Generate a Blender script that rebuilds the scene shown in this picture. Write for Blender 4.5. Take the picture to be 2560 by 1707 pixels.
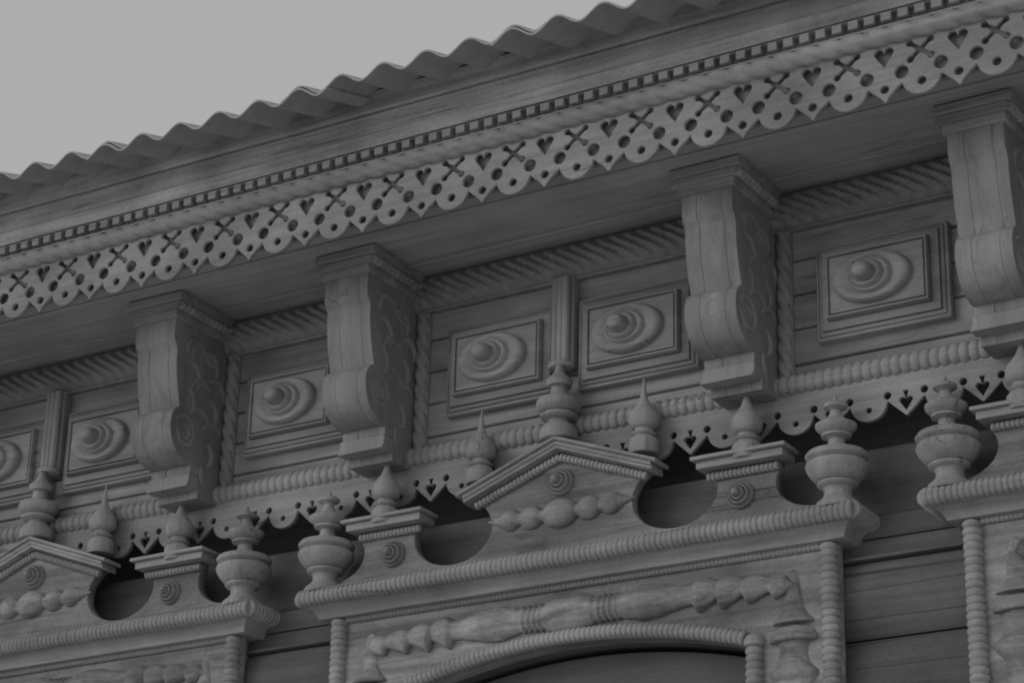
import bpy, math, random
from mathutils import Vector, Matrix
random.seed(7)
PI = math.pi
scn = bpy.context.scene
for o in list(bpy.data.objects):
    bpy.data.objects.remove(o)
COL = scn.collection

# ------------------------------------------------------------------ camera
# survey frame: eye at the origin, x along the facade, y into it; OFF moves it to the ground frame
OFF = Vector((3.45, -5.93, 1.65))
cam_d = bpy.data.cameras.new('camera')
cam = bpy.data.objects.new('camera', cam_d)
COL.objects.link(cam)
scn.camera = cam
YAW, PIT, ROL = math.radians(-31.8359), math.radians(22.7808), math.radians(1.4381)
fwd = Vector((math.sin(YAW)*math.cos(PIT), math.cos(YAW)*math.cos(PIT), math.sin(PIT)))
rgt = Vector((math.cos(YAW), -math.sin(YAW), 0))
upv = rgt.cross(fwd)
r2 = rgt*math.cos(ROL) + upv*math.sin(ROL)
u2 = -rgt*math.sin(ROL) + upv*math.cos(ROL)
M = Matrix((( r2.x, u2.x, -fwd.x, OFF.x), (r2.y, u2.y, -fwd.y, OFF.y), (r2.z, u2.z, -fwd.z, OFF.z), (0, 0, 0, 1)))
cam.matrix_world = M
cam_d.sensor_fit = 'HORIZONTAL'
cam_d.sensor_width = 36.0
cam_d.lens = 6280.0/2560.0*36.0
cam_d.clip_start = 0.05
cam_d.clip_end = 5000.0

# ------------------------------------------------------------------ sky and sun (overcast, black and white)
SUN_EL, SUN_ROT = 15.0, 218.0        # degrees; the soft sun stands in front of the facade, to the left
w = bpy.data.worlds.new('World')
scn.world = w
w.use_nodes = True
nt = w.node_tree
nt.nodes.clear()
wo = nt.nodes.new('ShaderNodeOutputWorld')
bg = nt.nodes.new('ShaderNodeBackground')
sky = nt.nodes.new('ShaderNodeTexSky')
sky.sky_type = 'NISHITA'
sky.sun_disc = False
sky.sun_elevation = math.radians(SUN_EL)
sky.sun_rotation = math.radians(SUN_ROT)
sky.air_density = 1.0
sky.dust_density = 4.0
bwn = nt.nodes.new('ShaderNodeRGBToBW')
mx = nt.nodes.new('ShaderNodeMix')
mx.data_type = 'FLOAT'
mx.inputs[0].default_value = 0.80     # cloud cover evens the sky out
mx.inputs[3].default_value = 4.9
nt.links.new(sky.outputs[0], bwn.inputs[0])
nt.links.new(bwn.outputs[0], mx.inputs[2])
nt.links.new(mx.outputs[0], bg.inputs['Color'])
bg.inputs['Strength'].default_value = 0.10
nt.links.new(bg.outputs[0], wo.inputs[0])
sd = bpy.data.lights.new('sun', 'SUN')
sd.energy = 0.50
sd.angle = math.radians(35)
sd.color = (1, 0.99, 0.98)
sun = bpy.data.objects.new('sun', sd)
COL.objects.link(sun)
AZ = math.radians(-128)               # direction the light comes from, seen from the wall (towards -y and -x)
sdir = Vector((math.cos(AZ)*math.cos(math.radians(SUN_EL)), math.sin(AZ)*math.cos(math.radians(SUN_EL)), math.sin(math.radians(SUN_EL))))
sun.rotation_euler = sdir.to_track_quat('Z', 'Y').to_euler()
sun.location = sdir*20
scn.view_settings.view_transform = 'Standard'
scn.view_settings.look = 'None'
scn.view_settings.exposure = 0.0
scn.view_settings.gamma = 1.0
scn.render.engine = 'CYCLES'
scn.cycles.filter_width = 2.0
scn.cycles.max_bounces = 6
scn.cycles.diffuse_bounces = 4

# ------------------------------------------------------------------ materials
def wood(name, base, grain='x', contrast=0.28, rough=0.78, fine=1.0, bump=0.35, wear=0.0, knots=0.0):
    m = bpy.data.materials.new(name)
    m.use_nodes = True
    n = m.node_tree
    n.nodes.clear()
    L = n.links.new
    out = n.nodes.new('ShaderNodeOutputMaterial')
    bs = n.nodes.new('ShaderNodeBsdfPrincipled')
    L(bs.outputs[0], out.inputs[0])
    bs.inputs['Roughness'].default_value = rough
    bs.inputs['Specular IOR Level'].default_value = 0.25
    tc = n.nodes.new('ShaderNodeTexCoord')
    oi = n.nodes.new('ShaderNodeObjectInfo')      # every piece of timber gets its own grain
    off = n.nodes.new('ShaderNodeVectorMath'); off.operation = 'SCALE'
    cv = n.nodes.new('ShaderNodeCombineXYZ'); L(oi.outputs['Random'], cv.inputs[0]); L(oi.outputs['Random'], cv.inputs[1]); L(oi.outputs['Random'], cv.inputs[2])
    L(cv.outputs[0], off.inputs[0]); off.inputs['Scale'].default_value = 37.0
    def noise(scale, det, sc, rg=0.6, dist=0.0):
        mp = n.nodes.new('ShaderNodeMapping'); L(off.outputs[0], mp.inputs['Location'])
        mp.inputs['Scale'].default_value = scale
        L(tc.outputs['Object'], mp.inputs[0])
        t = n.nodes.new('ShaderNodeTexNoise')
        t.inputs['Scale'].default_value = sc
        t.inputs['Detail'].default_value = det
        t.inputs['Roughness'].default_value = rg
        t.inputs['Distortion'].default_value = dist
        L(mp.outputs[0], t.inputs[0])
        return t.outputs[0]
    s = {'x': (0.05, 1, 1), 'z': (1, 1, 0.05), 'n': (1, 1, 1)}[grain]
    g1 = noise(s, 5, 55*fine, 0.62, 0.6)
    g2 = noise(s, 3, 14*fine, 0.55, 0.4)
    g3 = noise((1, 1, 1), 4, 3.2, 0.55)
    g4 = noise((1, 1, 1), 3, 90, 0.6)
    def mr(src, a, b, c, d):
        r = n.nodes.new('ShaderNodeMapRange')
        for i, v in enumerate((a, b, c, d)):
            r.inputs[i+1].default_value = v
        L(src, r.inputs[0])
        return r.outputs[0]
    def mul(a, b, op='MULTIPLY'):
        k = n.nodes.new('ShaderNodeMath')
        k.operation = op
        for i, v in enumerate((a, b)):
            if isinstance(v, (int, float)):
                k.inputs[i].default_value = v
            else:
                L(v, k.inputs[i])
        return k.outputs[0]
    c = contrast
    f = mul(mr(g1, .3, .7, 1-c*.55, 1+c*.45), mr(g2, .3, .7, 1-c*.6, 1+c*.5))
    f = mul(f, mr(g3, .3, .7, 1-c*.7, 1+c*.6))
    f = mul(f, mr(g4, .3, .7, 1-c*.22, 1+c*.22))
    # thin dark drying cracks along the grain
    cr = noise({'x': (0.02, 1, 1), 'z': (1, 1, 0.02), 'n': (1, 1, 1)}[grain], 1, 26*fine, 0.4, 0.0)
    cra = mul(mul(cr, 0.5, 'SUBTRACT'), 0.0, 'ADD')
    ab = n.nodes.new('ShaderNodeMath'); ab.operation = 'ABSOLUTE'; L(cra, ab.inputs[0])
    ck = mr(ab.outputs[0], 0.0, 0.010, 0.45 if grain != 'n' else 0.8, 1.0)
    msk = noise((1, 1, 1), 2, 2.3, 0.5)
    mk = mr(msk, 0.50, 0.60, 0.0, 1.0)
    lerp = n.nodes.new('ShaderNodeMix'); lerp.data_type = 'FLOAT'
    L(mk, lerp.inputs[0]); lerp.inputs[2].default_value = 1.0; L(ck, lerp.inputs[3])
    f = mul(f, lerp.outputs[0])
    if wear > 0:      # pale worn patches where old paint hangs on
        wn = noise({'x': (.35, 1, 1), 'z': (1, 1, .35), 'n': (1, 1, 1)}[grain], 5, 9, 0.7, 0.8)
        f = mul(f, mr(wn, 0.56, 0.64, 1.0, 1.0+wear))
        wd = noise({'x': (.3, 1, 1), 'z': (1, 1, .3), 'n': (1, 1, 1)}[grain], 6, 7, 0.72, 1.0)
        f = mul(f, mr(wd, 0.36, 0.43, 1.0-wear*1.3, 1.0))
    if knots > 0:
        mp = n.nodes.new('ShaderNodeMapping'); mp.inputs['Scale'].default_value = (.45, 1, 1)
        L(tc.outputs['Object'], mp.inputs[0])
        vo = n.nodes.new('ShaderNodeTexVoronoi'); vo.inputs['Scale'].default_value = knots
        L(mp.outputs[0], vo.inputs[0])
        f = mul(f, mr(vo.outputs['Distance'], .035, .10, .55, 1.0))
    v = mul(f, base)
    cc = n.nodes.new('ShaderNodeCombineColor')
    L(v, cc.inputs[0])
    L(mul(v, 0.985), cc.inputs[1])
    L(mul(v, 0.975), cc.inputs[2])
    L(cc.outputs[0], bs.inputs['Base Color'])
    b = n.nodes.new('ShaderNodeBump')
    b.inputs['Strength'].default_value = bump
    b.inputs['Distance'].default_value = 0.004
    hh = mul(mul(g1, 0.6), mul(g2, 0.5), 'ADD')
    L(mul(hh, mul(lerp.outputs[0], 0.8), 'ADD'), b.inputs['Height'])
    L(b.outputs[0], bs.inputs['Normal'])
    return m

MAT = {
 'lace': wood('lace_wood', 0.31, 'x', .30, bump=.3, wear=.08),
 'fascia': wood('fascia_board_wood', 0.45, 'x', .5, fine=.8, bump=.5),
 'mould': wood('moulding_wood', 0.34, 'x', .30, wear=.10),
 'soffit': wood('soffit_board_wood', 0.40, 'x', .26, fine=.7, knots=2.6),
 'frieze': wood('frieze_plank_wood', 0.31, 'x', .32, wear=.10, knots=2.9),
 'panel': wood('panel_wood', 0.29, 'x', .26, bump=.3, wear=.08),
 'turned': wood('turned_wood', 0.34, 'z', .26, bump=.25, wear=.10),
 'bracket': wood('bracket_wood', 0.285, 'z', .26, fine=.6, bump=.25, wear=.10),
 'carve': wood('carved_wood', 0.30, 'n', .24, bump=.3),
 'ped': wood('pediment_wood', 0.25, 'x', .55, fine=.7, bump=.5, wear=.22),
 'casing': wood('casing_wood', 0.29, 'x', .6, fine=.7, bump=.5, wear=.22),
 'log': wood('log_wood', 0.145, 'x', .42, fine=.45, bump=.5),
 'back': wood('bare_wood', 0.27, 'x', .35),
 'dark': wood('cavity_wood', 0.30, 'x', .3),
 'sash': wood('sash_wood', 0.14, 'x', .25),
}
def plain(name, v, rough=.9, spec=.2, noise_sc=None, bump=0, amp=.2):
    m = bpy.data.materials.new(name); m.use_nodes = True
    n = m.node_tree; bs = n.nodes['Principled BSDF']
    bs.inputs['Roughness'].default_value = rough
    bs.inputs['Specular IOR Level'].default_value = spec
    t = n.nodes.new('ShaderNodeTexNoise'); t.inputs['Scale'].default_value = noise_sc or 5; t.inputs['Detail'].default_value = 6
    tc = n.nodes.new('ShaderNodeTexCoord'); n.links.new(tc.outputs['Object'], t.inputs[0])
    cr = n.nodes.new('ShaderNodeValToRGB')
    a, b = v*(1-amp), v*(1+amp)
    cr.color_ramp.elements[0].position = .3; cr.color_ramp.elements[0].color = (a, a, a, 1)
    cr.color_ramp.elements[1].position = .7; cr.color_ramp.elements[1].color = (b, b*.99, b*.98, 1)
    n.links.new(t.outputs[0], cr.inputs[0]); n.links.new(cr.outputs[0], bs.inputs['Base Color'])
    if bump:
        bp = n.nodes.new('ShaderNodeBump'); bp.inputs['Strength'].default_value = bump; bp.inputs['Distance'].default_value = .003
        n.links.new(t.outputs[0], bp.inputs['Height']); n.links.new(bp.outputs[0], bs.inputs['Normal'])
    return m
MAT['slate'] = plain('asbestos_cement', .40, .95, .1, 25, .3, .10)
MAT['ground'] = plain('packed_earth', .60, .95, .1, 3, .3, .3)
MAT['glass'] = plain('window_glass', .03, .08, .5, 3, 0, .1)

# ------------------------------------------------------------------ mesh helpers
class MB:
    def __init__(s):
        s.v = []; s.f = []; s.sm = []
    def add(s, vs, fs, smooth=False):
        b = len(s.v); s.v += [tuple(v) for v in vs]
        s.f += [tuple(b+i for i in f) for f in fs]; s.sm += [smooth]*len(fs)
        return s
    def box(s, x0, x1, y0, y1, z0, z1):
        v = [(x, y, z) for x in (x0, x1) for y in (y0, y1) for z in (z0, z1)]
        return s.add(v, [(0,1,3,2),(4,6,7,5),(0,4,5,1),(2,3,7,6),(0,2,6,4),(1,5,7,3)])
    def extr_x(s, prof, x0, x1, smooth=False, mitre0=0., mitre1=0., yref=0.):
        # closed (y, z) profile swept along x; mitre leans the end caps by (y - yref)
        n = len(prof)
        v = [(x0 + mitre0*(y-yref), y, z) for y, z in prof] + [(x1 + mitre1*(y-yref), y, z) for y, z in prof]
        s.add(v, [(i, (i+1) % n, n+(i+1) % n, n+i) for i in range(n)], smooth)
        s.add(v, [tuple(range(n-1, -1, -1)), tuple(range(n, 2*n))])
        return s
    def prism(s, poly, y0, y1):
        # (x, z) outline extruded along y
        n = len(poly)
        v = [(x, y0, z) for x, z in poly] + [(x, y1, z) for x, z in poly]
        s.add(v, [tuple(range(n)), tuple(range(2*n-1, n-1, -1))])
        s.add(v, [(i, n+i, n+(i+1) % n, (i+1) % n) for i in range(n)])
        return s
    def prism_x(s, poly, x0, x1, smooth=False):
        return s.extr_x(poly, x0, x1, smooth)
    def lathe(s, prof, cx, cy, cz=0, seg=28, sy=1.0, smooth=True):
        # (radius, z) profile about a vertical axis
        n = len(prof); v = []
        for r, z in prof:
            for k in range(seg):
                a = 2*PI*k/seg
                v.append((cx + r*math.cos(a), cy + sy*r*math.sin(a), cz + z))
        f = [(i*seg+k, i*seg+(k+1) % seg, (i+1)*seg+(k+1) % seg, (i+1)*seg+k) for i in range(n-1) for k in range(seg)]
        s.add(v, f, smooth)
        s.add([v[k] for k in range(seg)], [tuple(range(seg-1, -1, -1))])
        s.add([v[(n-1)*seg+k] for k in range(seg)], [tuple(range(seg))])
        return s
    def tube(s, path, rad, ref=(0, 1, 0), seg=12, smooth=True, flat=1.0):
        # rad(i, angle) -> radius; ref = direction kept as the section's second axis
        n = len(path); P = [Vector(p) for p in path]; ref = Vector(ref); v = []
        for i, p in enumerate(P):
            t = (P[min(i+1, n-1)] - P[max(i-1, 0)]).normalized()
            a = t.cross(ref).normalized(); b = t.cross(a).normalized()
            for k in range(seg):
                th = 2*PI*k/seg
                r = rad(i, th)
                v.append(p + a*(r*math.cos(th)) + b*(r*flat*math.sin(th)))
        f = [(i*seg+k, i*seg+(k+1) % seg, (i+1)*seg+(k+1) % seg, (i+1)*seg+k) for i in range(n-1) for k in range(seg)]
        f += [tuple(range(seg-1, -1, -1)), tuple((n-1)*seg+k for k in range(seg))]
        return s.add(v, f, smooth)
    def build(s, name, mat, parent=None, loc=None, label=None):
        me = bpy.data.meshes.new(name)
        o0 = Vector(loc) if loc is not None else Vector((0, 0, 0))
        par_off = Vector((0, 0, 0))
        me.from_pydata([tuple(Vector(v)) for v in s.v], [], s.f)
        me.validate(); me.polygons.foreach_set('use_smooth', s.sm if len(s.sm) == len(me.polygons) else [False]*len(me.polygons))
        me.update()
        import bmesh
        bm = bmesh.new(); bm.from_mesh(me); bmesh.ops.remove_doubles(bm, verts=bm.verts, dist=1e-5); bmesh.ops.recalc_face_normals(bm, faces=bm.faces); bm.to_mesh(me); bm.free(); me.set_sharp_from_angle(angle=math.radians(38))
        me.materials.append(MAT[mat] if isinstance(mat, str) else mat)
        o = bpy.data.objects.new(name, me); COL.objects.link(o)
        if parent is not None: o.parent = parent
        o.location = o0
        if label: o['label'] = label
        return o

def bevel(o, wd=.002, seg=1, ang=35):
    m = o.modifiers.new('bevel', 'BEVEL'); m.width = wd; m.segments = seg; m.limit_method = 'ANGLE'; m.angle_limit = math.radians(ang)
    return o

def ribbed(mb, p0, p1, r, pitch, amp=.22, ref=(0, 1, 0), seg=12, per=6, flat=1.0, jit=0.06):
    p0 = Vector(p0); p1 = Vector(p1); L = (p1-p0).length; n = max(2, round(L/pitch)); N = n*per
    js = [1+random.uniform(-jit, jit) for _ in range(n+1)]
    def rad(i, th):
        ph = (i % per)/per
        return r*(1 - amp*(1-math.sin(PI*ph)**.6)) * (1+(js[min(i//per, n)]-1)*.4)
    return mb.tube([p0 + (p1-p0)*(i/N) for i in range(N+1)], rad, ref, seg, True, flat)

def ribbed_path(mb, path, r, pitch, amp=.22, ref=(0, 1, 0), seg=10, per=6, flat=1.0):
    P = [Vector(p) for p in path]; cum = [0]
    for a, b in zip(P, P[1:]): cum.append(cum[-1]+(b-a).length)
    L = cum[-1]; n = max(2, round(L/pitch)); N = n*per; out = []
    j = 0
    for i in range(N+1):
        d = L*i/N
        while j < len(cum)-2 and cum[j+1] < d: j += 1
        out.append(P[j] + (P[j+1]-P[j])*((d-cum[j])/(cum[j+1]-cum[j])))
    return mb.tube(out, lambda i, th: r*(1-amp*(1-math.sin(PI*((i % per)/per))**.6)), ref, seg, True, flat)

def rope(mb, p0, p1, r, pitch, strands=3, amp=.2, ref=(0, 1, 0), seg=18, per=8, hand=1, flat=1.0):
    # twisted rope: the lobes of the section turn along the length; pitch = distance between two strands
    p0 = Vector(p0); p1 = Vector(p1); L = (p1-p0).length; N = int(L/pitch*per)
    def rad(i, th):
        s_ = L*i/N
        q = strands*th + hand*2*PI*s_/pitch
        return r*(1 - amp*(1-abs(math.cos(q/2))**.7))
    return mb.tube([p0 + (p1-p0)*(i/N) for i in range(N+1)], rad, ref, seg, True, flat)

def fretwork(name, outer, holes, thick, mat, parent, y_front, bev=.0018, loc=(0, 0, 0)):
    # flat board cut through with holes, standing in the xz plane, front face at y_front
    cu = bpy.data.curves.new(name, 'CURVE'); cu.dimensions = '2D'; cu.fill_mode = 'BOTH'
    cu.extrude = thick/2 - bev; cu.bevel_depth = bev; cu.bevel_resolution = 0; cu.offset = -bev
    for pl in [outer] + holes:
        sp = cu.splines.new('POLY'); sp.points.add(len(pl)-1)
        for p, (x, z) in zip(sp.points, pl): p.co = (x, z, 0, 1)
        sp.use_cyclic_u = True
    t = bpy.data.objects.new(name, cu); COL.objects.link(t)
    dg = bpy.context.evaluated_depsgraph_get(); dg.update()
    me = bpy.data.meshes.new_from_object(t.evaluated_get(dg))
    bpy.data.objects.remove(t)
    for v in me.vertices:
        x, z, d = v.co
        v.co = (x, y_front + thick/2 - d, z)
    me.name = name
    me.materials.clear(); me.materials.append(MAT[mat])
    o = bpy.data.objects.new(name, me); COL.objects.link(o)
    if parent is not None: o.parent = parent
    o.location = loc
    return o

def circ(cx, cz, r, n=18, rz=None):
    rz = rz or r
    return [(cx + r*math.cos(2*PI*k/n), cz + rz*math.sin(2*PI*k/n)) for k in range(n)]

# ------------------------------------------------------------------ ground
g = bpy.data.meshes.new('ground')
g.from_pydata([(-600, -600, 0), (600, -600, 0), (600, 600, 0), (-600, 600, 0)], [], [(0, 1, 2, 3)])
g.materials.append(MAT['ground'])
go = bpy.data.objects.new('ground', g); COL.objects.link(go); go['kind'] = 'structure'

# ------------------------------------------------------------------ the house
house = bpy.data.objects.new('wooden_house', None); COL.objects.link(house)
house.location = OFF
house['label'] = 'weathered wooden house with carved eaves, scroll brackets and ornate window tops under a corrugated roof'
house['category'] = 'house'
XA, XB = -9.00, 0.40           # the stretch of facade that is built (survey frame)

# --- log wall and the cavity above it
lw = MB()
def log_prof(z0, z1, yf, bulge):
    n = 9; pts = []
    for k in range(n+1):
        t = k/n; pts.append((yf - bulge*math.sin(PI*t)**.55, z0 + (z1-z0)*t))
    return pts + [(6.10, z1), (6.10, z0)]
lw.extr_x([(5.975, 2.206), (5.970, 2.212), (5.978, 2.402), (5.985, 2.407), (6.10, 2.407), (6.10, 2.206)], XA, XB)
lw.extr_x(log_prof(2.139, 2.2005, 5.945, .006), XA, XB, True)
lw.extr_x([(5.955, 2.078), (5.93, 2.080), (5.928, 2.086), (5.945, 2.092), (5.950, 2.136), (6.10, 2.136), (6.10, 2.078)], XA, XB)
zt = 2.074
for hgt in (.215, .22, .225, .22, .23, .22, .225, .22, .225, .22, .22, .225, .22, .225, .22, .22, .225):
    if zt - hgt > .25:
        for xa, xb in ((XA, -7.403-.56), (-7.403+.56, -5.416-.56), (-5.416+.56, -3.433-.56), (-3.433+.56, -1.438-.56), (-1.438+.56, XB)):
            lw.extr_x(log_prof(zt-hgt+.006, zt, 5.950, .030), xa, xb, True)
    else:
        lw.extr_x(log_prof(zt-hgt+.006, zt, 5.950, .030), XA, XB, True)
    zt -= hgt
lw.build('log_wall', 'log', house)
cav = MB()
cav.box(XA, XB, 6.20, 6.26, 2.30, 3.30)
cav.box(XA, XB, 6.10, 6.199, 2.25, 2.30)
cav.box(XA, XB, 6.04, 6.199, 2.62, 2.66)
cav.build('wall_cavity', 'dark', house)
# --- frieze wall of horizontal planks
fw = MB()
zz = [2.575, 2.672, 2.780, 2.885, 2.99, 3.10, 3.20]
for a, b in zip(zz, zz[1:]):
    e = random.uniform(-.002, .002)
    fw.extr_x([(5.936, a+.0012), (5.930+e, a+.005), (5.930+e, b-.005), (5.936, b-.0012), (6.03, b-.0012), (6.03, a+.0012)], XA, XB)
fw.build('frieze_wall', 'frieze', house)
# --- soffit boards
so = MB()
for a, b, z in ((5.441, 5.566, 3.209), (5.572, 5.816, 3.205), (5.821, 5.945, 3.2035)):
    so.extr_x([(a, z+.003), (a+.003, z), (b-.003, z), (b, z+.003), (b, z+.024), (a, z+.024)], XA, XB)
so.build('soffit', 'soffit', house)
# --- fascia: boards above the lace
fa = MB()
bb = MB(); bb.extr_x([(5.424, 3.163), (5.424, 3.284), (5.440, 3.284), (5.440, 3.163)], XA, XB)
bb.build('backing_board', 'back', house)
fa.extr_x([(5.408, 3.285), (5.400, 3.420), (5.424, 3.420), (5.431, 3.285)], XA, XB)
fa.extr_x([(5.392, 3.3760), (5.375, 3.3768), (5.372, 3.4175), (5.378, 3.421), (5.399, 3.421), (5.401, 3.3760)], XA, XB)
fa.extr_x([(5.384, 3.4235), (5.380, 3.428), (5.381, 3.488), (5.386, 3.4915), (5.41, 3.4915), (5.41, 3.4235)], XA, XB)
fa.extr_x([(5.374, 3.494), (5.370, 3.498), (5.366, 3.556), (5.376, 3.562), (5.41, 3.562), (5.41, 3.494)], XA, XB)
bevel(fa.build('fascia', 'fascia', house), .0012)
# --- rows of carved trim
de = MB(); x = XB; comb = [(XA, 3.3712), (XB, 3.3712)]
while x > XA+.05:      # one comb-shaped strip: teeth hanging from a thin rail
    wd = random.uniform(.0265, .0295); dz = random.uniform(-.0008, .0008)
    comb += [(x, 3.3697), (x, 3.3465+dz), (x-wd, 3.3465+dz), (x-wd, 3.3697)]; x -= .0472
comb.append((XA, 3.3697))
de.prism(comb, 5.375, 5.401)
bevel(de.build('dentil_strip', 'mould', house), .002, 1)
ro = MB()
rope(ro, (XA, 5.398, 3.3105), (XB, 5.398, 3.3105), .029, .066, 3, .30, seg=20, per=10, hand=-1)
ro.box(XA, XB, 5.388, 5.402, 3.335, 3.3415)
ro.build('rope_moulding', 'mould', house)
# --- lace board (hearts, crossed arrows, rings of holes, scallops)
D = .2058; XC = -2.3335
def heart(cx, cz, wd, ht, stem=None):
    # two round lobes, a deep cleft and straight flanks to the tip; with a stem the cleft carries a flared slot
    r = wd*.235; px = wd*.265; pz = ht*.25; pts = []
    for k in range(9):
        a = math.radians(150 - k*25.0); pts.append((cx + px + r*math.cos(a), cz + pz + r*math.sin(a)))
    pts.append((cx + wd*.30, cz - ht*.10)); pts.append((cx, cz - ht*.52)); pts.append((cx - wd*.30, cz - ht*.10))
    for k in range(9):
        a = math.radians(230 - k*25.0); pts.append((cx - px + r*math.cos(a), cz + pz + r*math.sin(a)))
    if stem:
        pts += [(cx-.0025, cz+ht*.36), (cx-.0085, cz+stem), (cx+.0085, cz+stem), (cx+.0025, cz+ht*.36)]
    else:
        pts.append((cx, cz + ht*.14))
    return pts
def crossed(cx, cz, ax, az, r, hw):
    # two crossed bars with round ends, as one outline
    pts = []; ends = [(ax, az), (-ax, az), (-ax, -az), (ax, -az)]
    for k, (ex, ez) in enumerate(ends):
        L = math.hypot(ex, ez); ux, uz = ex/L, ez/L
        nx, nz = -uz, ux
        a0 = math.atan2(uz, ux)
        pts.append((cx + ux*hw*1.5 - nx*hw, cz + uz*hw*1.5 - nz*hw))
        pts.append((cx + ux*(L-r*1.1) - nx*hw*.85, cz + uz*(L-r*1.1) - nz*hw*.85))
        for j in range(9):
            a = a0 - 2.35 + 4.7*j/8
            pts.append((cx + ex + r*math.cos(a), cz + ez + r*math.sin(a)))
        pts.append((cx + ux*(L-r*1.1) + nx*hw*.85, cz + uz*(L-r*1.1) + nz*hw*.85))
        pts.append((cx + ux*hw*1.5 + nx*hw, cz + uz*hw*1.5 + nz*hw))
    return pts
k0 = int((XA-XC)/D)+1; k1 = int((XB-XC)/D)-1
outer = [(XC+(k0-.5)*D, 3.300)]
holes = []
bot = []
for k in range(k0, k1+1):
    c = XC + k*D
    j = lambda a: random.uniform(-a, a)
    if k == k0: bot.append((c-.5*D, 3.117))
    for t in (.25, .5, .75): # concave flank from tip to notch
        bot.append((c-.5*D+.047*t, 3.117+.047*(t**.78)))
    bot.append((c-.0555, 3.1665))
    for q in range(1, 14):
        a = PI + PI*q/14
        bot.append((c+.0555*math.cos(a), 3.1745+.0540*math.sin(a)))
    bot.append((c+.0555, 3.1665))
    for t in (.75, .5, .25):
        bot.append((c+.5*D-.047*t, 3.117+.047*(t**.78)))
    bot.append((c+.5*D, 3.117+j(.001)))
    holes.append(crossed(c+j(.002), 3.250+j(.0015), .029, .0240, .0094, .0058))
    holes.append(circ(c-.0545+j(.001), 3.198+j(.001), .0188, 18))
    holes.append(circ(c+.0545+j(.001), 3.198+j(.001), .0188, 18))
    holes.append(circ(c+j(.001), 3.158+j(.001), .0118, 14))
    if k < k1:
        holes.append(heart(c+.5*D+j(.0015), 3.250+j(.0015), .054, .056))
        holes.append(circ(c+.5*D+j(.001), 3.158+j(.001), .0118, 14))
outer = [(XC+(k0-.5)*D, 3.300)] + bot + [(XC+(k1+.5)*D, 3.300)]
lace = fretwork('lace_board', outer, holes, .013, 'lace', house, 5.400, .0022)
lace['label'] = 'sawn lace board of hearts, crosses and scallops along the eave'
# --- corrugated roof: five-wave sheets, each lapping the next
PW = .1453; slope = math.tan(math.radians(17)); AMP = .0185
def sheet(x0, nw, lift, yedge=5.150):
    mb = MB(); N = nw*12+2; rows = 5; th = .006; vs = []
    for side in (0, 1):
        for j in range(rows):
            yy = yedge + (3.2)*(j/(rows-1))**2.2
            for i in range(N+1):
                xx = x0 + i*(PW/12)
                zz_ = 3.470 + lift + AMP*math.cos(2*PI*(xx-CR)/PW) + (yy-5.15)*slope + (th if side == 0 else 0)
                vs.append((xx, yy, zz_))
    R = N+1; S = rows*R; f = []
    for side in (0, 1):
        for j in range(rows-1):
            for i in range(N):
                a = side*S + j*R + i
                f.append((a, a+1, a+R+1, a+R))
    mb.add(vs, f, True)
    f2 = []
    for i in range(N): f2.append((i, i+1, S+i+1, S+i)); f2.append(((rows-1)*R+i, (rows-1)*R+i+1, S+(rows-1)*R+i+1, S+(rows-1)*R+i))
    for j in range(rows-1): f2.append((j*R, (j+1)*R, S+(j+1)*R, S+j*R)); f2.append((j*R+N, (j+1)*R+N, S+(j+1)*R+N, S+j*R+N))
    mb.add(vs, f2, False)
    return mb
CR = -3.227
roofb = MB()
roofb.extr_x([(5.40, 3.548), (5.40, 3.562), (8.6, 4.535), (8.6, 4.505)], XA, XB)
roof = roofb.build('roof', 'back', house)
# laps fall right of the crests near x = -3.227, -3.92, -4.61 ...
for q in range(-5, 5):
    xs = CR + PW*.60 + q*5*PW
    if xs + 6*PW < XA or xs > XB: continue
    sheet(xs - PW*1.05, 6, .0 + (.0105 if q % 2 else .0), 5.150 + (.012 if q % 2 else 0) + random.uniform(-.003, .003)).build('corrugated_sheet', 'slate', roof)

# --- band of slanting leaf carving under the soffit
gb = MB(); nx = int((XB-XA)/.0055); nz = 14; vs = []
for j in range(nz+1):
    t = j/nz; z = 3.087 + .114*t
    base = 5.926 - .046*math.sin(PI*min(1, t*.93+.035))**.62
    for i in range(nx+1):
        xx = XA + (XB-XA)*i/nx
        ph = (xx + .062*(1-math.cos(PI*t)) + .0)/.046
        h = abs(math.sin(PI*ph))**1.2
        e = math.sin(PI*min(1, max(0, (t-.02)/.96)))**.35
        vs.append((xx, base - .019*(h-.5)*e, z))
R = nx+1
gb.add(vs, [(j*R+i, j*R+i+1, (j+1)*R+i+1, (j+1)*R+i) for j in range(nz) for i in range(nx)], True)
gb.box(XA, XB, 5.908, 5.9275, 3.079, 3.086)
gb.build('leaf_band', 'carve', house)

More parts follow.
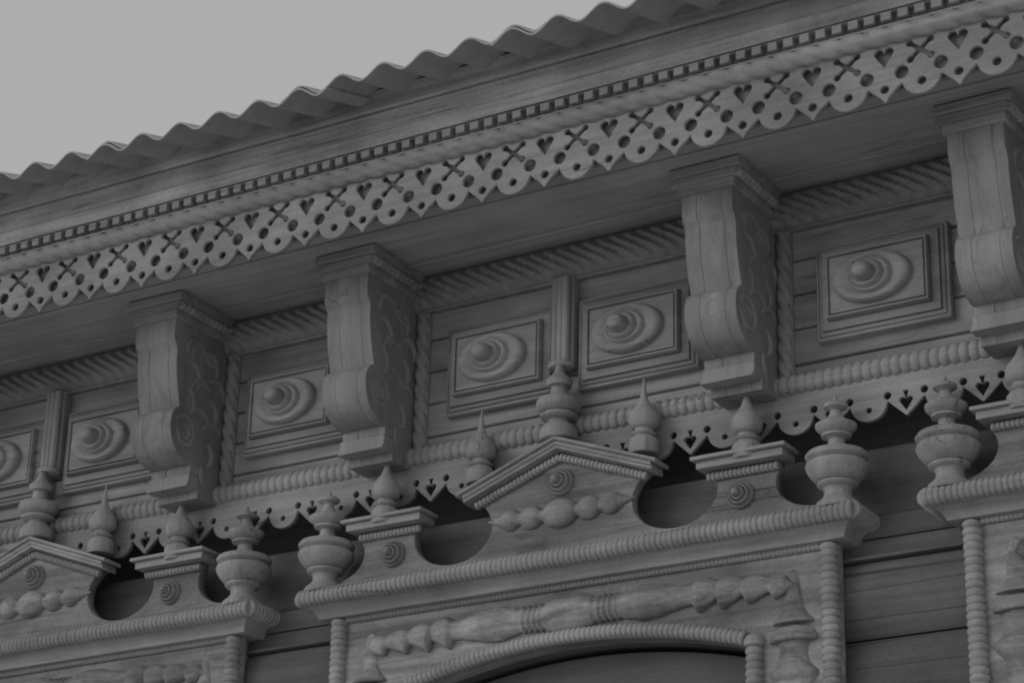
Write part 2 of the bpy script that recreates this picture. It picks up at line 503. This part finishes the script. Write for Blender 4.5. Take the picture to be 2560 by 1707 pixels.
# --- bead roll and scalloped valance at the foot of the frieze
br = MB()
ribbed(br, (XA, 5.922, 2.607), (XB, 5.922, 2.607), .034, .0282, .20, seg=14, per=6)
br.build('bead_roll', 'mould', house)
DV = .2182; XV = -2.414
k0 = int((XA-XV)/DV)+1; k1 = int((XB-XV)/DV)-1
bot = []; holes = []
for k in range(k0, k1+1):
    c = XV + k*DV; j = lambda a: random.uniform(-a, a)
    if k == k0: bot.append((c-.5*DV, 2.459))
    for q in range(8, 15):
        a = PI + PI*q/15
        bot.append((c-.5*DV+.0535*math.cos(a), 2.508+.0495*math.sin(a)))
    bot.append((c-.0545, 2.508))
    bot.append((c, 2.4565+j(.001)))
    bot.append((c+.0545, 2.508))
    for q in range(1, 8):
        a = PI + PI*q/15
        bot.append((c+.5*DV+.0535*math.cos(a), 2.508+.0495*math.sin(a)))
    # heart with a flared stem (one outline) and round holes
    holes.append(heart(c, 2.493, .039, .040, .038))
    holes.append(circ(c-.0535, 2.5235, .0112, 14)); holes.append(circ(c+.0535, 2.5235, .0112, 14))
    if k < k1: holes.append(circ(c+.5*DV, 2.490+j(.001), .0088, 12))
outer = [(XV+(k0-.5)*DV, 2.584)] + bot + [(XV+(k1+.5)*DV, 2.584)]
val = fretwork('valance', outer, holes, .016, 'lace', house, 5.908, .0008)
val['label'] = 'narrow scalloped valance with spades and round holes'

# ------------------------------------------------------------------ scroll brackets
def make_bracket(cx):
    hw = .079
    # shaft with crease at the waist and the rolled bulge: (y, z) side outline
    pr = [(5.642, 3.118), (5.640, 3.060), (5.644, 3.045), (5.660, 3.020), (5.661, 2.985), (5.668, 2.93), (5.680, 2.88), (5.692, 2.838),
          (5.686, 2.833), (5.668, 2.818), (5.658, 2.795), (5.655, 2.770), (5.659, 2.743), (5.671, 2.716), (5.692, 2.692), (5.722, 2.676), (5.76, 2.668), (5.80, 2.672), (5.812, 2.680)]
    def smooth(p, m=5):
        q = []
        for i in range(len(p)-1):
            a, b, c, d = p[max(i-1, 0)], p[i], p[i+1], p[min(i+2, len(p)-1)]
            for k in range(m):
                t = k/m
                q.append(tuple(.5*(2*b[e] + (c[e]-a[e])*t + (2*a[e]-5*b[e]+4*c[e]-d[e])*t*t + (3*b[e]-a[e]-3*c[e]+d[e])*t**3) for e in (0, 1)))
        return q + [p[-1]]
    pr = pr[:2] + smooth(pr[2:8]) + smooth(pr[8:])
    pr2 = pr + [(5.812, 2.570), (5.9265, 2.570), (5.9265, 3.118)]
    mb = MB()      # glued up from three planks: hairline joints run down the front
    for xa, xb in ((-hw, -.0335), (-.0325, .0455), (.0463, hw)): mb.extr_x(pr2, xa, xb, True)
    b = mb.build('bracket', 'bracket', house, (cx, 0, 0)); bevel(b, .003, 2, 40)
    # cap in three steps with ribbed flanks
    c = MB()
    c.extr_x([(5.632, 3.172), (5.622, 3.176), (5.622, 3.198), (5.630, 3.2035), (5.9255, 3.2035), (5.9255, 3.172)], -.108, .108)
    c.extr_x([(5.628, 3.145), (5.628, 3.171), (5.9255, 3.171), (5.9255, 3.145)], -.097, .097)
    c.extr_x([(5.640, 3.1185), (5.632, 3.122), (5.630, 3.144), (5.9255, 3.144), (5.9255, 3.1185)], -.089, .089)
    for sx in (-1, 1):
        ribbed(c, (sx*.098, 5.632, 3.158), (sx*.098, 5.918, 3.158), .0165, .024, .25, ref=(0, 0, 1), seg=8, per=5)
    bevel(c.build('bracket_cap', 'mould', b), .0015, 1, 50)
    # foot block with flared band
    k = MB()
    for xa, xb in ((-.077, -.0205), (-.0197, .077)): k.extr_x([(5.770, 2.640), (5.770, 2.684), (5.7755, 2.688), (5.8115, 2.688), (5.8115, 2.640)], xa, xb)
    poly = [(-.090, 2.597), (.072, 2.597), (.080, 2.612), (.080, 2.638), (-.080, 2.638), (-.080, 2.617)]
    k.prism(poly, 5.763, 5.811)
    bevel(k.build('foot_block', 'bracket', b), .0015, 1, 50)
    # relief on the flanks: volute at the bulge, leaves above and below
    for sx in (-1, 1):
        r = MB(); xs = sx*(hw+.0005)
        def curl(pts, r0, r1):
            n = len(pts)
            r.tube([(xs, y, z) for y, z in pts], lambda i, th: 1.25*(r0 + (r1-r0)*i/(n-1)), (1, 0, 0), 8, True, .85)
        def arc(cy_, cz_, R, a0, a1, r, drift=0.0):
            m = 14; pts = []
            for i in range(m+1):
                t = i/m; a = math.radians(a0 + (a1-a0)*t); RR = R*(1-drift*t)
                pts.append((cy_ + RR*math.cos(a), cz_ + RR*math.sin(a)))
            n = len(pts)
            r_ = r
            rr.tube([(xs, y, z) for y, z in pts], lambda i, th: max(.0015, r_*math.sin(PI*min(1, (i+.6)/n))**.6), (1, 0, 0), 8, True, .6)
        rr = r
        arc(5.728, 2.762, .055, 150, -190, .010, .35)
        arc(5.730, 2.760, .022, 120, -150, .008, .3)
        arc(5.715, 2.865, .050, 70, -60, .012)
        arc(5.800, 2.800, .060, 150, 20, .012, .2)
        arc(5.735, 2.950, .055, 110, -40, .013, .2)
        arc(5.800, 2.900, .060, 170, 40, .012, .2)
        arc(5.760, 3.040, .050, 200, 40, .013, .3)
        arc(5.830, 3.010, .050, 160, -30, .014, .3)
        arc(5.870, 2.930, .050, 140, -20, .013, .2)
        arc(5.840, 2.860, .045, 120, -70, .012, .2)
        arc(5.865, 2.770, .055, 150, 40, .012)
        arc(5.830, 2.715, .045, 80, -60, .012, .2)
        arc(5.880, 2.660, .060, 160, 230, .010)
        arc(5.850, 3.085, .060, 190, 300, .010)
        r.build('side_carving', 'carve', b)
        q = MB()
        rope(q, (sx*(hw+.023), 5.921, 2.585), (sx*(hw+.023), 5.921, 3.078), .024, .052, 3, .38, ref=(0, 1, 0), seg=20, per=10, hand=sx)
        q.box(sx*(hw+.023)-.024, sx*(hw+.023)+.024, 5.920, 5.929, 2.586, 3.078)
        q.build('rope_strip', 'carve', b)
    return b
def copy_tree(o, parent, dx):
    c = o.copy(); COL.objects.link(c); c.parent = parent; c.location = (o.location.x+dx, o.location.y, o.location.z)
    for ch in list(o.children):
        d = ch.copy(); COL.objects.link(d); d.parent = c
        if 'finial' in d.name: d.rotation_euler = (random.uniform(-.02, .02), random.uniform(-.022, .022), random.uniform(0, 6.28))
    return c
B3 = -2.874
brk = make_bracket(B3)
for xb in (-6.812, -6.085, -4.833, -4.098, -2.080, -.90):
    copy_tree(brk, house, xb-B3)

# ------------------------------------------------------------------ raised panels with turned rosettes
def make_panel(cx):
    zc, hx, hz = 2.858, .198, .1425
    prof = [(0, 5.929), (0, 5.904), (.002, 5.901), (.008, 5.899), (.009, 5.903), (.0105, 5.903), (.012, 5.897), (.020, 5.892), (.0205, 5.898), (.0225, 5.898), (.0235, 5.887), (.025, 5.886), (.043, 5.878), (.0435, 5.883), (.046, 5.883), (.047, 5.862), (.049, 5.859), (.053, 5.859), (.055, 5.868), (.058, 5.868), (.060, 5.861)]
    mb = MB(); vs = []
    for m, y in prof:
        for sx, sz in ((-1, -1), (1, -1), (1, 1), (-1, 1)): vs.append((sx*(hx-m), y, zc + sz*(hz-m)))
    f = [(i*4+k, i*4+(k+1) % 4, (i+1)*4+(k+1) % 4, (i+1)*4+k) for i in range(len(prof)-1) for k in range(4)]
    n = len(prof)-1; f.append(tuple(n*4+k for k in range(4)))
    mb.add(vs, f)
    p = mb.build('frieze_panel', 'panel', house, (cx, 0, 0))
    r = MB(); vs = []; seg = 40
    pr = [(1.0, 0), (.99, .010), (.95, .018), (.88, .023), (.78, .024), (.68, .021), (.60, .017), (.57, .018), (.54, .026), (.50, .030), (.45, .029), (.42, .026), (.405, .029), (.385, .037), (.35, .041), (.31, .040), (.285, .037), (.27, .038), (.255, .050), (.235, .060), (.20, .069), (.15, .074), (.08, .077), (.0, .0775)]
    for q, h in pr:
        ax = q*.117; az = q*.100 if q < .45 else (.045 + (.075-.045)*(q-.45)/.55)
        k_ = max(0, min(1, (.62-q)/.35)); ex, ez = -.010-.010*k_, .004*k_
        for k in range(seg):
            a = 2*PI*k/seg
            vs.append((ex + ax*math.cos(a), 5.861 - h, zc + ez + az*math.sin(a)))
    f = [(i*seg+k, i*seg+(k+1) % seg, (i+1)*seg+(k+1) % seg, (i+1)*seg+k) for i in range(len(pr)-1) for k in range(seg)]
    r.add(vs, f, True)
    r.build('rosette', 'panel', p)
    return p
P3 = -2.468
pan = make_panel(P3)
for xp in (-6.445, -5.665, -5.205, -4.458, -3.695, -3.235, -1.70, -1.25):
    copy_tree(pan, house, xp-P3)

def make_pilaster(cx):
    mb = MB()
    mb.box(-.037, .037, 5.895, 5.9285, 2.795, 3.083)
    for dx in (-.018, 0, .018):
        mb.tube([(dx, 5.884, 2.81), (dx, 5.884, 3.08)], lambda i, t: .0125, (0, 1, 0), 10)
    p = mb.build('frieze_pilaster', 'turned', house, (cx, 0, 0)); bevel(p, .002)
    c = MB(); c.lathe([(.030, 2.786), (.039, 2.790), (.041, 2.797), (.039, 2.805), (.030, 2.809)], 0, 5.893, 0, 20)
    c.build('capital', 'turned', p)
    return p
pil = make_pilaster(-3.485)
copy_tree(pil, house, -1.972); copy_tree(pil, house, 2.0)

# ------------------------------------------------------------------ windows with carved surrounds
URN = [(.062, 2.198), (.065, 2.203), (.058, 2.216), (.046, 2.226), (.037, 2.238), (.037, 2.252), (.041, 2.259), (.052, 2.263), (.056, 2.268), (.055, 2.273), (.050, 2.275), (.062, 2.280), (.074, 2.294), (.082, 2.307), (.086, 2.318), (.084, 2.326), (.077, 2.331), (.072, 2.333), (.076, 2.336), (.084, 2.342), (.086, 2.350), (.080, 2.358), (.062, 2.362), (.044, 2.366), (.030, 2.375), (.023, 2.389), (.022, 2.399), (.030, 2.403), (.041, 2.406), (.041, 2.411), (.036, 2.414), (.046, 2.420), (.056, 2.431), (.057, 2.440), (.050, 2.444), (.034, 2.450), (.024, 2.460), (.017, 2.472), (.015, 2.482), (.022, 2.486), (.032, 2.490), (.033, 2.498), (.026, 2.503), (.008, 2.505), (.006, 2.520), (.002, 2.528)]
FIN = [(.040, 2.462), (.044, 2.470), (.043, 2.500), (.036, 2.510), (.028, 2.516), (.034, 2.519), (.037, 2.523), (.034, 2.527), (.026, 2.531), (.026, 2.538), (.034, 2.541), (.042, 2.549), (.045, 2.562), (.044, 2.577), (.038, 2.590), (.028, 2.603), (.018, 2.617), (.012, 2.632), (.008, 2.648), (.005, 2.672), (.002, 2.694)]
CEN = [(.046, 2.548), (.054, 2.552), (.057, 2.562), (.056, 2.580), (.048, 2.592), (.038, 2.601), (.031, 2.610), (.031, 2.614), (.050, 2.617), (.055, 2.622), (.055, 2.628), (.050, 2.632), (.044, 2.635), (.056, 2.641), (.064, 2.650), (.067, 2.663), (.064, 2.673), (.050, 2.679), (.034, 2.682), (.028, 2.690), (.024, 2.705), (.024, 2.715), (.037, 2.719), (.038, 2.725), (.037, 2.730), (.040, 2.736), (.036, 2.742), (.024, 2.752), (.015, 2.764), (.011, 2.785)]
def mirror(pts):
    return pts + [(-x, z) for x, z in reversed(pts) if abs(x) > 1e-6]
def make_window(c):
    # local x is measured from the window's own axis
    P = -.028                                       # pediment axis against casing axis
    out_hw = .8225; zb = .25; ar = .545              # casing half width, sill height, opening half width
    def arch(x, top, rise=.078):
        t = x/ar
        return top - rise*t*t
    # casing board with the arched opening
    up_ = [(-out_hw, zb), (-out_hw, 2.14), (out_hw, 2.14), (out_hw, zb), (ar, zb)]
    up_ += [(ar - 2*ar*k/24, arch(ar - 2*ar*k/24, 1.955)) for k in range(25)] + [(-ar, zb)]
    mb = MB(); mb.prism(up_, 5.885, 5.904)
    up2 = [(x*(out_hw-.024)/out_hw if abs(x) > out_hw-.001 else x, z) for x, z in up_]
    mb.prism(up2, 5.9043, 5.958)
    win = mb.build('window', 'casing', house, (c, 0, 0))
    # reveal, sash and pane
    rv = MB()
    n = 24; vs = []
    for k in range(n+1):
        x = ar - 2*ar*k/n
        for y, dz in ((5.958, 0), (5.958, .03), (6.16, .03), (6.16, 0)):
            vs.append((x, y, arch(x, 1.957)+dz))
    rv.add(vs, [(k*4+i, k*4+(i+1) % 4, (k+1)*4+(i+1) % 4, (k+1)*4+i) for k in range(n) for i in range(4)])
    rv.box(-ar-.025, -ar, 5.958, 6.16, zb, 1.885); rv.box(ar, ar+.025, 5.958, 6.16, zb, 1.885)
    rv.box(-ar-.025, ar+.025, 6.161, 6.18, zb, 2.05)
    rv.build('reveal', 'sash', win)
    sh = MB()
    top = [(ar*.995 - 2*ar*.995*k/n, arch(ar*.995 - 2*ar*.995*k/n, 1.940)) for k in range(n+1)]
    sh.prism([(-ar*.995, 1.76), (ar*.995, 1.76)] + top, 6.00, 6.035)
    sh.box(-ar*.995, -ar*.995+.06, 5.985, 6.02, zb, 1.759); sh.box(ar*.995-.06, ar*.995, 5.985, 6.02, zb, 1.759)
    sh.box(-.03, .03, 5.983, 6.018, zb, 1.759); sh.box(-ar*.995, ar*.995, 5.980, 6.02, zb, zb+.07); 
    bevel(sh.build('sash', 'sash', win), .003)
    gl = MB(); gl.box(-ar, ar, 6.005, 6.009, zb+.01, 1.765); gl.build('pane', 'glass', win)
    si = MB(); si.box(-out_hw-.03, out_hw+.03, 5.80, 5.93, zb-.06, zb); bevel(si.build('sill', 'casing', win), .004)
    # ribbed roll following the arch
    am = MB()
    path = [(-ar*1.0 + 2*ar*k/40, 5.877, arch(-ar + 2*ar*k/40, 1.968)) for k in range(41)]
    ribbed_path(am, path, .0215, .0165, .20, ref=(0, 1, 0), seg=12)
    am.build('arch_roll', 'mould', win)
    # garland on the lintel: turned profile lying on its side
    ga = MB(); N = 300
    def gr(t):      # radius along |t| 0..1
        t = abs(t)
        pts = [(0, .046), (.05, .047), (.10, .040), (.125, .030), (.140, .037), (.152, .028), (.166, .037), (.178, .027), (.192, .037), (.205, .027), (.22, .036), (.235, .030), (.27, .037), (.34, .046), (.40, .044), (.47, .034), (.54, .026), (.58, .024), (.60, .036), (.64, .047), (.665, .034), (.68, .020), (.705, .038), (.73, .044), (.75, .030), (.762, .018), (.785, .034), (.81, .038), (.83, .022), (.84, .015), (.87, .029), (.90, .026), (.93, .012), (.96, .012), (1, .004)]
        for a, b in zip(pts, pts[1:]):
            if a[0] <= t <= b[0]:
                k = (t-a[0])/(b[0]-a[0]); k = k*k*(3-2*k)
                return a[1] + (b[1]-a[1])*k
        return .004
    gp = [(-.685 + 1.37*i/N, 5.878, 2.052 - .018*(1-((i/N-.5)*2)**2) - .030*abs((i/N-.5)*2)**3) for i in range(N+1)]
    def gshape(i, th):
        t = (i/N-.5)*2; at = abs(t); r = 1.12*gr(t)
        if at < .56: return r
        k = min(1, (at-.56)/.03)
        p = ((at-.56)/.115) % 1.0
        saw = (1-p)**.9 if p > .16 else (1-.16)**.9*(p/.16)**.7
        tap = 1-.45*(at-.56)/.44
        down = (.022 + .044*saw)*tap; up = (.034 + .014*abs(math.sin(PI*p)))*tap
        w_ = .5-.5*math.cos(th)                       # 0 = top of the section, 1 = bottom
        q = down*w_ + up*(1-w_) if UPSIGN > 0 else up*w_ + down*(1-w_)
        if at > .97: q *= (1-at)/.03*.9+.1
        return r*(1-k) + q*k
    UPSIGN = 1
    ga.tube(gp, gshape, (0, 1, 0), 20, True, .62)
    ga.build('garland', 'casing', win)
    # small bead strip and cornice
    bs_ = MB(); ribbed(bs_, (-.770, 5.880, 2.1185), (.770, 5.880, 2.1185), .0125, .0130, .22, seg=10, per=5)
    bs_.box(-.772, .772, 5.866, 5.8845, 2.1325, 2.1395)
    bs_.build('bead_strip', 'mould', win)
    co = MB()
    cpr = [(-.022, 2.1215), (0, 2.1215), (.0015, 2.1245), (.006, 2.134), (.014, 2.145), (.026, 2.153), (.034, 2.158), (.038, 2.1625), (.038, 2.1680)]
    vs = []
    for d, z in cpr:
        vs += [(-(.852+d), 5.955, z), (-(.852+d), 5.850-d, z), (.852+d, 5.850-d, z), (.852+d, 5.955, z)]
    m = len(cpr)-1
    co.add(vs, [(i*4+k, i*4+k+1, i*4+4+k+1, i*4+4+k) for i in range(m) for k in range(3)] + [(0, 1, 2, 3), (m*4+3, m*4+2, m*4+1, m*4)])
    # top slab that carries the pediment, sloping a little to shed the rain
    co.extr_x([(5.815, 2.1688), (5.806, 2.190), (5.845, 2.200), (5.93, 2.206), (5.93, 2.1688)], -.893, .893)
    bevel(co.build('cornice', 'mould', win), .0015, 1, 40)
    cr = MB()
    ribbed(cr, (-.899, 5.814, 2.181), (.899, 5.814, 2.181), .0265, .0172, .16, seg=14, per=6)
    for sx in (-1, 1):
        ribbed(cr, (sx*.893, 5.808, 2.181), (sx*.893, 5.952, 2.181), .0265, .0172, .16, ref=(0, 0, 1), seg=14, per=6)
    cr.build('cornice_roll', 'mould', win)
    # outer and inner ribbed colonnettes
    for sx in (-1, 1):
        cl = MB(); ribbed(cl, (sx*.795, 5.880, zb), (sx*.795, 5.880, 2.121), .0265, .0205, .20, seg=14, per=8)
        cl.build('colonnette', 'mould', win)
        cl = MB(); ribbed(cl, (sx*.570, 5.880, zb), (sx*.570, 5.880, 1.862), .0255, .0205, .20, seg=14, per=8)
        cl.lathe([(.020, 1.862), (.029, 1.868), (.030, 1.880), (.024, 1.892), (.010, 1.902)], sx*.570, 5.880, 0, 14)
        cl.build('inner_colonnette', 'mould', win)
        # turned half baluster applied to the upright
        hb = MB()
        pf = [(.004, 2.090), (.024, 2.050), (.031, 2.00), (.034, 1.965), (.044, 1.942), (.056, 1.930), (.064, 1.921), (.063, 1.916), (.026, 1.914), (.026, 1.909), (.052, 1.904), (.066, 1.892), (.073, 1.876), (.073, 1.869), (.069, 1.866), (.049, 1.865), (.047, 1.850), (.044, 1.832), (.046, 1.812), (.056, 1.798), (.070, 1.786), (.074, 1.776), (.068, 1.764), (.048, 1.744), (.042, 1.71), (.048, 1.66), (.052, 1.55), (.046, 1.35), (.050, 1.2), (.03, 1.17)]
        hb.lathe(pf[::-1], sx*.683, 5.895, 0, 32, .62)
        hb.build('half_baluster', 'casing', win)
    # pediment board: gable, two round cut-outs, two pedestals, quarter arcs at the ends
    half = [(0, 2.197), (.868, 2.197), (.868, 2.226), (.800, 2.229)]
    for k in range(1, 9):
        a = math.radians(262 - k*13.5); half.append((.800 + .121*math.cos(a), 2.312 + .083*math.sin(a)))
    half += [(.690, 2.378), (.690, 2.392), (.462, 2.392)]
    for k in range(0, 31):
        a = math.radians(42 - k*9.4); half.append((.366 + .134*math.cos(a), 2.329 + .098*math.sin(a)))
    half += [(.312, 2.420), (0, 2.530)]
    poly = [p for p in half] + [(-x, z) for x, z in reversed(half[1:-1])]
    pm = fretwork('pediment', poly, [], .034, 'ped', win, 5.862, .002, (P, 0, 0))
    # gable mouldings
    gm = MB()
    for sx in (-1, 1):
        def slope_bar(x0, x1, zc0, prof):
            # prof (y, dz) closed, swept from the apex to the eave of the gable
            dz = -.372
            vs = [(sx*x0, y, zc0 + d) for y, d in prof] + [(sx*x1, y, zc0 + dz*(x1-x0) + d) for y, d in prof]
            m = len(prof)
            gm.add(vs, [(i, (i+1) % m, m+(i+1) % m, m+i) for i in range(m)] + [tuple(range(m)), tuple(range(2*m-1, m-1, -1))])
        slope_bar(0, .330, 2.552, [(5.815, 0), (5.812, -.010), (5.818, -.013), (5.897, -.013), (5.897, 0)])
        slope_bar(0, .312, 2.5385, [(5.821, 0), (5.8215, -.010), (5.826, -.012), (5.828, -.021), (5.846, -.024), (5.897, -.024), (5.897, 0)])
    gmo = gm.build('gable_moulding', 'mould', win, (P, 0, 0)); bevel(gmo, .001, 1, 50)
    gd = MB()
    for sx in (-1, 1):
        ribbed(gd, (0, 5.856, 2.499), (sx*.284, 5.856, 2.499-.372*.284), .0135, .0138, .34, seg=10, per=6)
    gd.build('gable_beads', 'mould', win, (P, 0, 0))
    # pedestal caps with a row of beads below
    for sx in (-1, 1):
        pc = MB(); a, b = (.468, .708)
        def cap(z0, z1, yf, ex):
            x0, x1 = sorted((sx*(a-ex), sx*(b+ex))); pc.box(x0, x1, yf, 5.9, z0, z1)
        cap(2.3955, 2.4065, 5.804, .024); cap(2.3725, 2.3952, 5.818, .012)
        bevel(pc.build('pedestal_cap', 'mould', win, (P, 0, 0)), .002, 2, 50)
        pd = MB(); x0, x1 = sorted((sx*(a+.006), sx*(b-.016)))
        ribbed(pd, (x0, 5.855, 2.3575), (x1, 5.855, 2.3575), .0130, .0135, .34, seg=10, per=6)
        pd.build('pedestal_beads', 'mould', win, (P, 0, 0))
        # small stepped rosette on the pedestal
        def rosette(cx_, cz_, R_, name):
            rr = MB(); seg = 28; vs = []
            pr = [(1.0, 0), (.99, .006), (.92, .010), (.84, .008), (.79, .003), (.76, .008), (.70, .017), (.62, .019), (.56, .014), (.53, .009), (.50, .016), (.44, .025), (.37, .026), (.33, .020), (.31, .020), (.28, .031), (.22, .038), (.12, .042), (0, .043)]
            for q, h in pr:
                for k in range(seg):
                    an = 2*PI*k/seg
                    vs.append((cx_ + q*R_*math.cos(an), 5.8615-h*1.15, cz_ + q*R_*math.sin(an)))
            rr.add(vs, [(i*seg+k, i*seg+(k+1) % seg, (i+1)*seg+(k+1) % seg, (i+1)*seg+k) for i in range(len(pr)-1) for k in range(seg)], True)
            rr.build(name, 'panel', win, (P, 0, 0))
        rosette(sx*.572, 2.292, .040, 'rosette')
    rosette(0.0, 2.424, .041, 'rosette')
    # string of turned beads on the gable
    gg = MB(); N = 110
    def br_(t):
        for c0, wd, r in ((0, .060, .045), (.095, .040, .037), (.166, .036, .034), (-.095, .040, .037), (-.166, .036, .034)):
            if abs(t-c0) < wd:
                return max(.020, r*math.sqrt(max(0, 1-((t-c0)/wd)**2))*1.0)
        return max(.003, .020*(1-(abs(t)-.19)/.06)) if abs(t) > .19 else .020
    gg.tube([(-.245+.49*i/N, 5.862, 2.3300 + .010*((i/N-.5)*2)**2) for i in range(N+1)], lambda i, th: br_(-.245+.49*i/N), (0, 1, 0), 18, True, .75)
    gg.build('bead_garland', 'ped', win, (P, 0, 0))
    # finials and urns
    cf = MB(); cf.lathe([(r, z-2.548) for r, z in CEN], 0, 0, 0, 28); cf.build('center_finial', 'turned', win, (P-.010, 5.858, 2.548))
    for sx in (-1, 1):
        f2 = MB(); f2.lathe([(r, z-2.462) for r, z in FIN], 0, 0, 0, 24); f2.build('finial', 'turned', win, (P-.004+sx*.273, 5.862, 2.462))
        f3 = MB(); f3.lathe([(r, z-2.462) for r, z in FIN], 0, 0, 0, 24); f3.build('finial', 'turned', win, (P+sx*.600, 5.848, 2.462-.077))
        u = MB(); u.lathe([(r, z-2.198) for r, z in URN], 0, 0, 0, 32); u.build('urn_finial', 'turned', win, (sx*.838, 5.850, 2.198))
    return win
W2 = -3.433
win = make_window(W2)
copy_tree(win, house, -1.983)
copy_tree(win, house, 1.995)
copy_tree(win, house, -3.97)
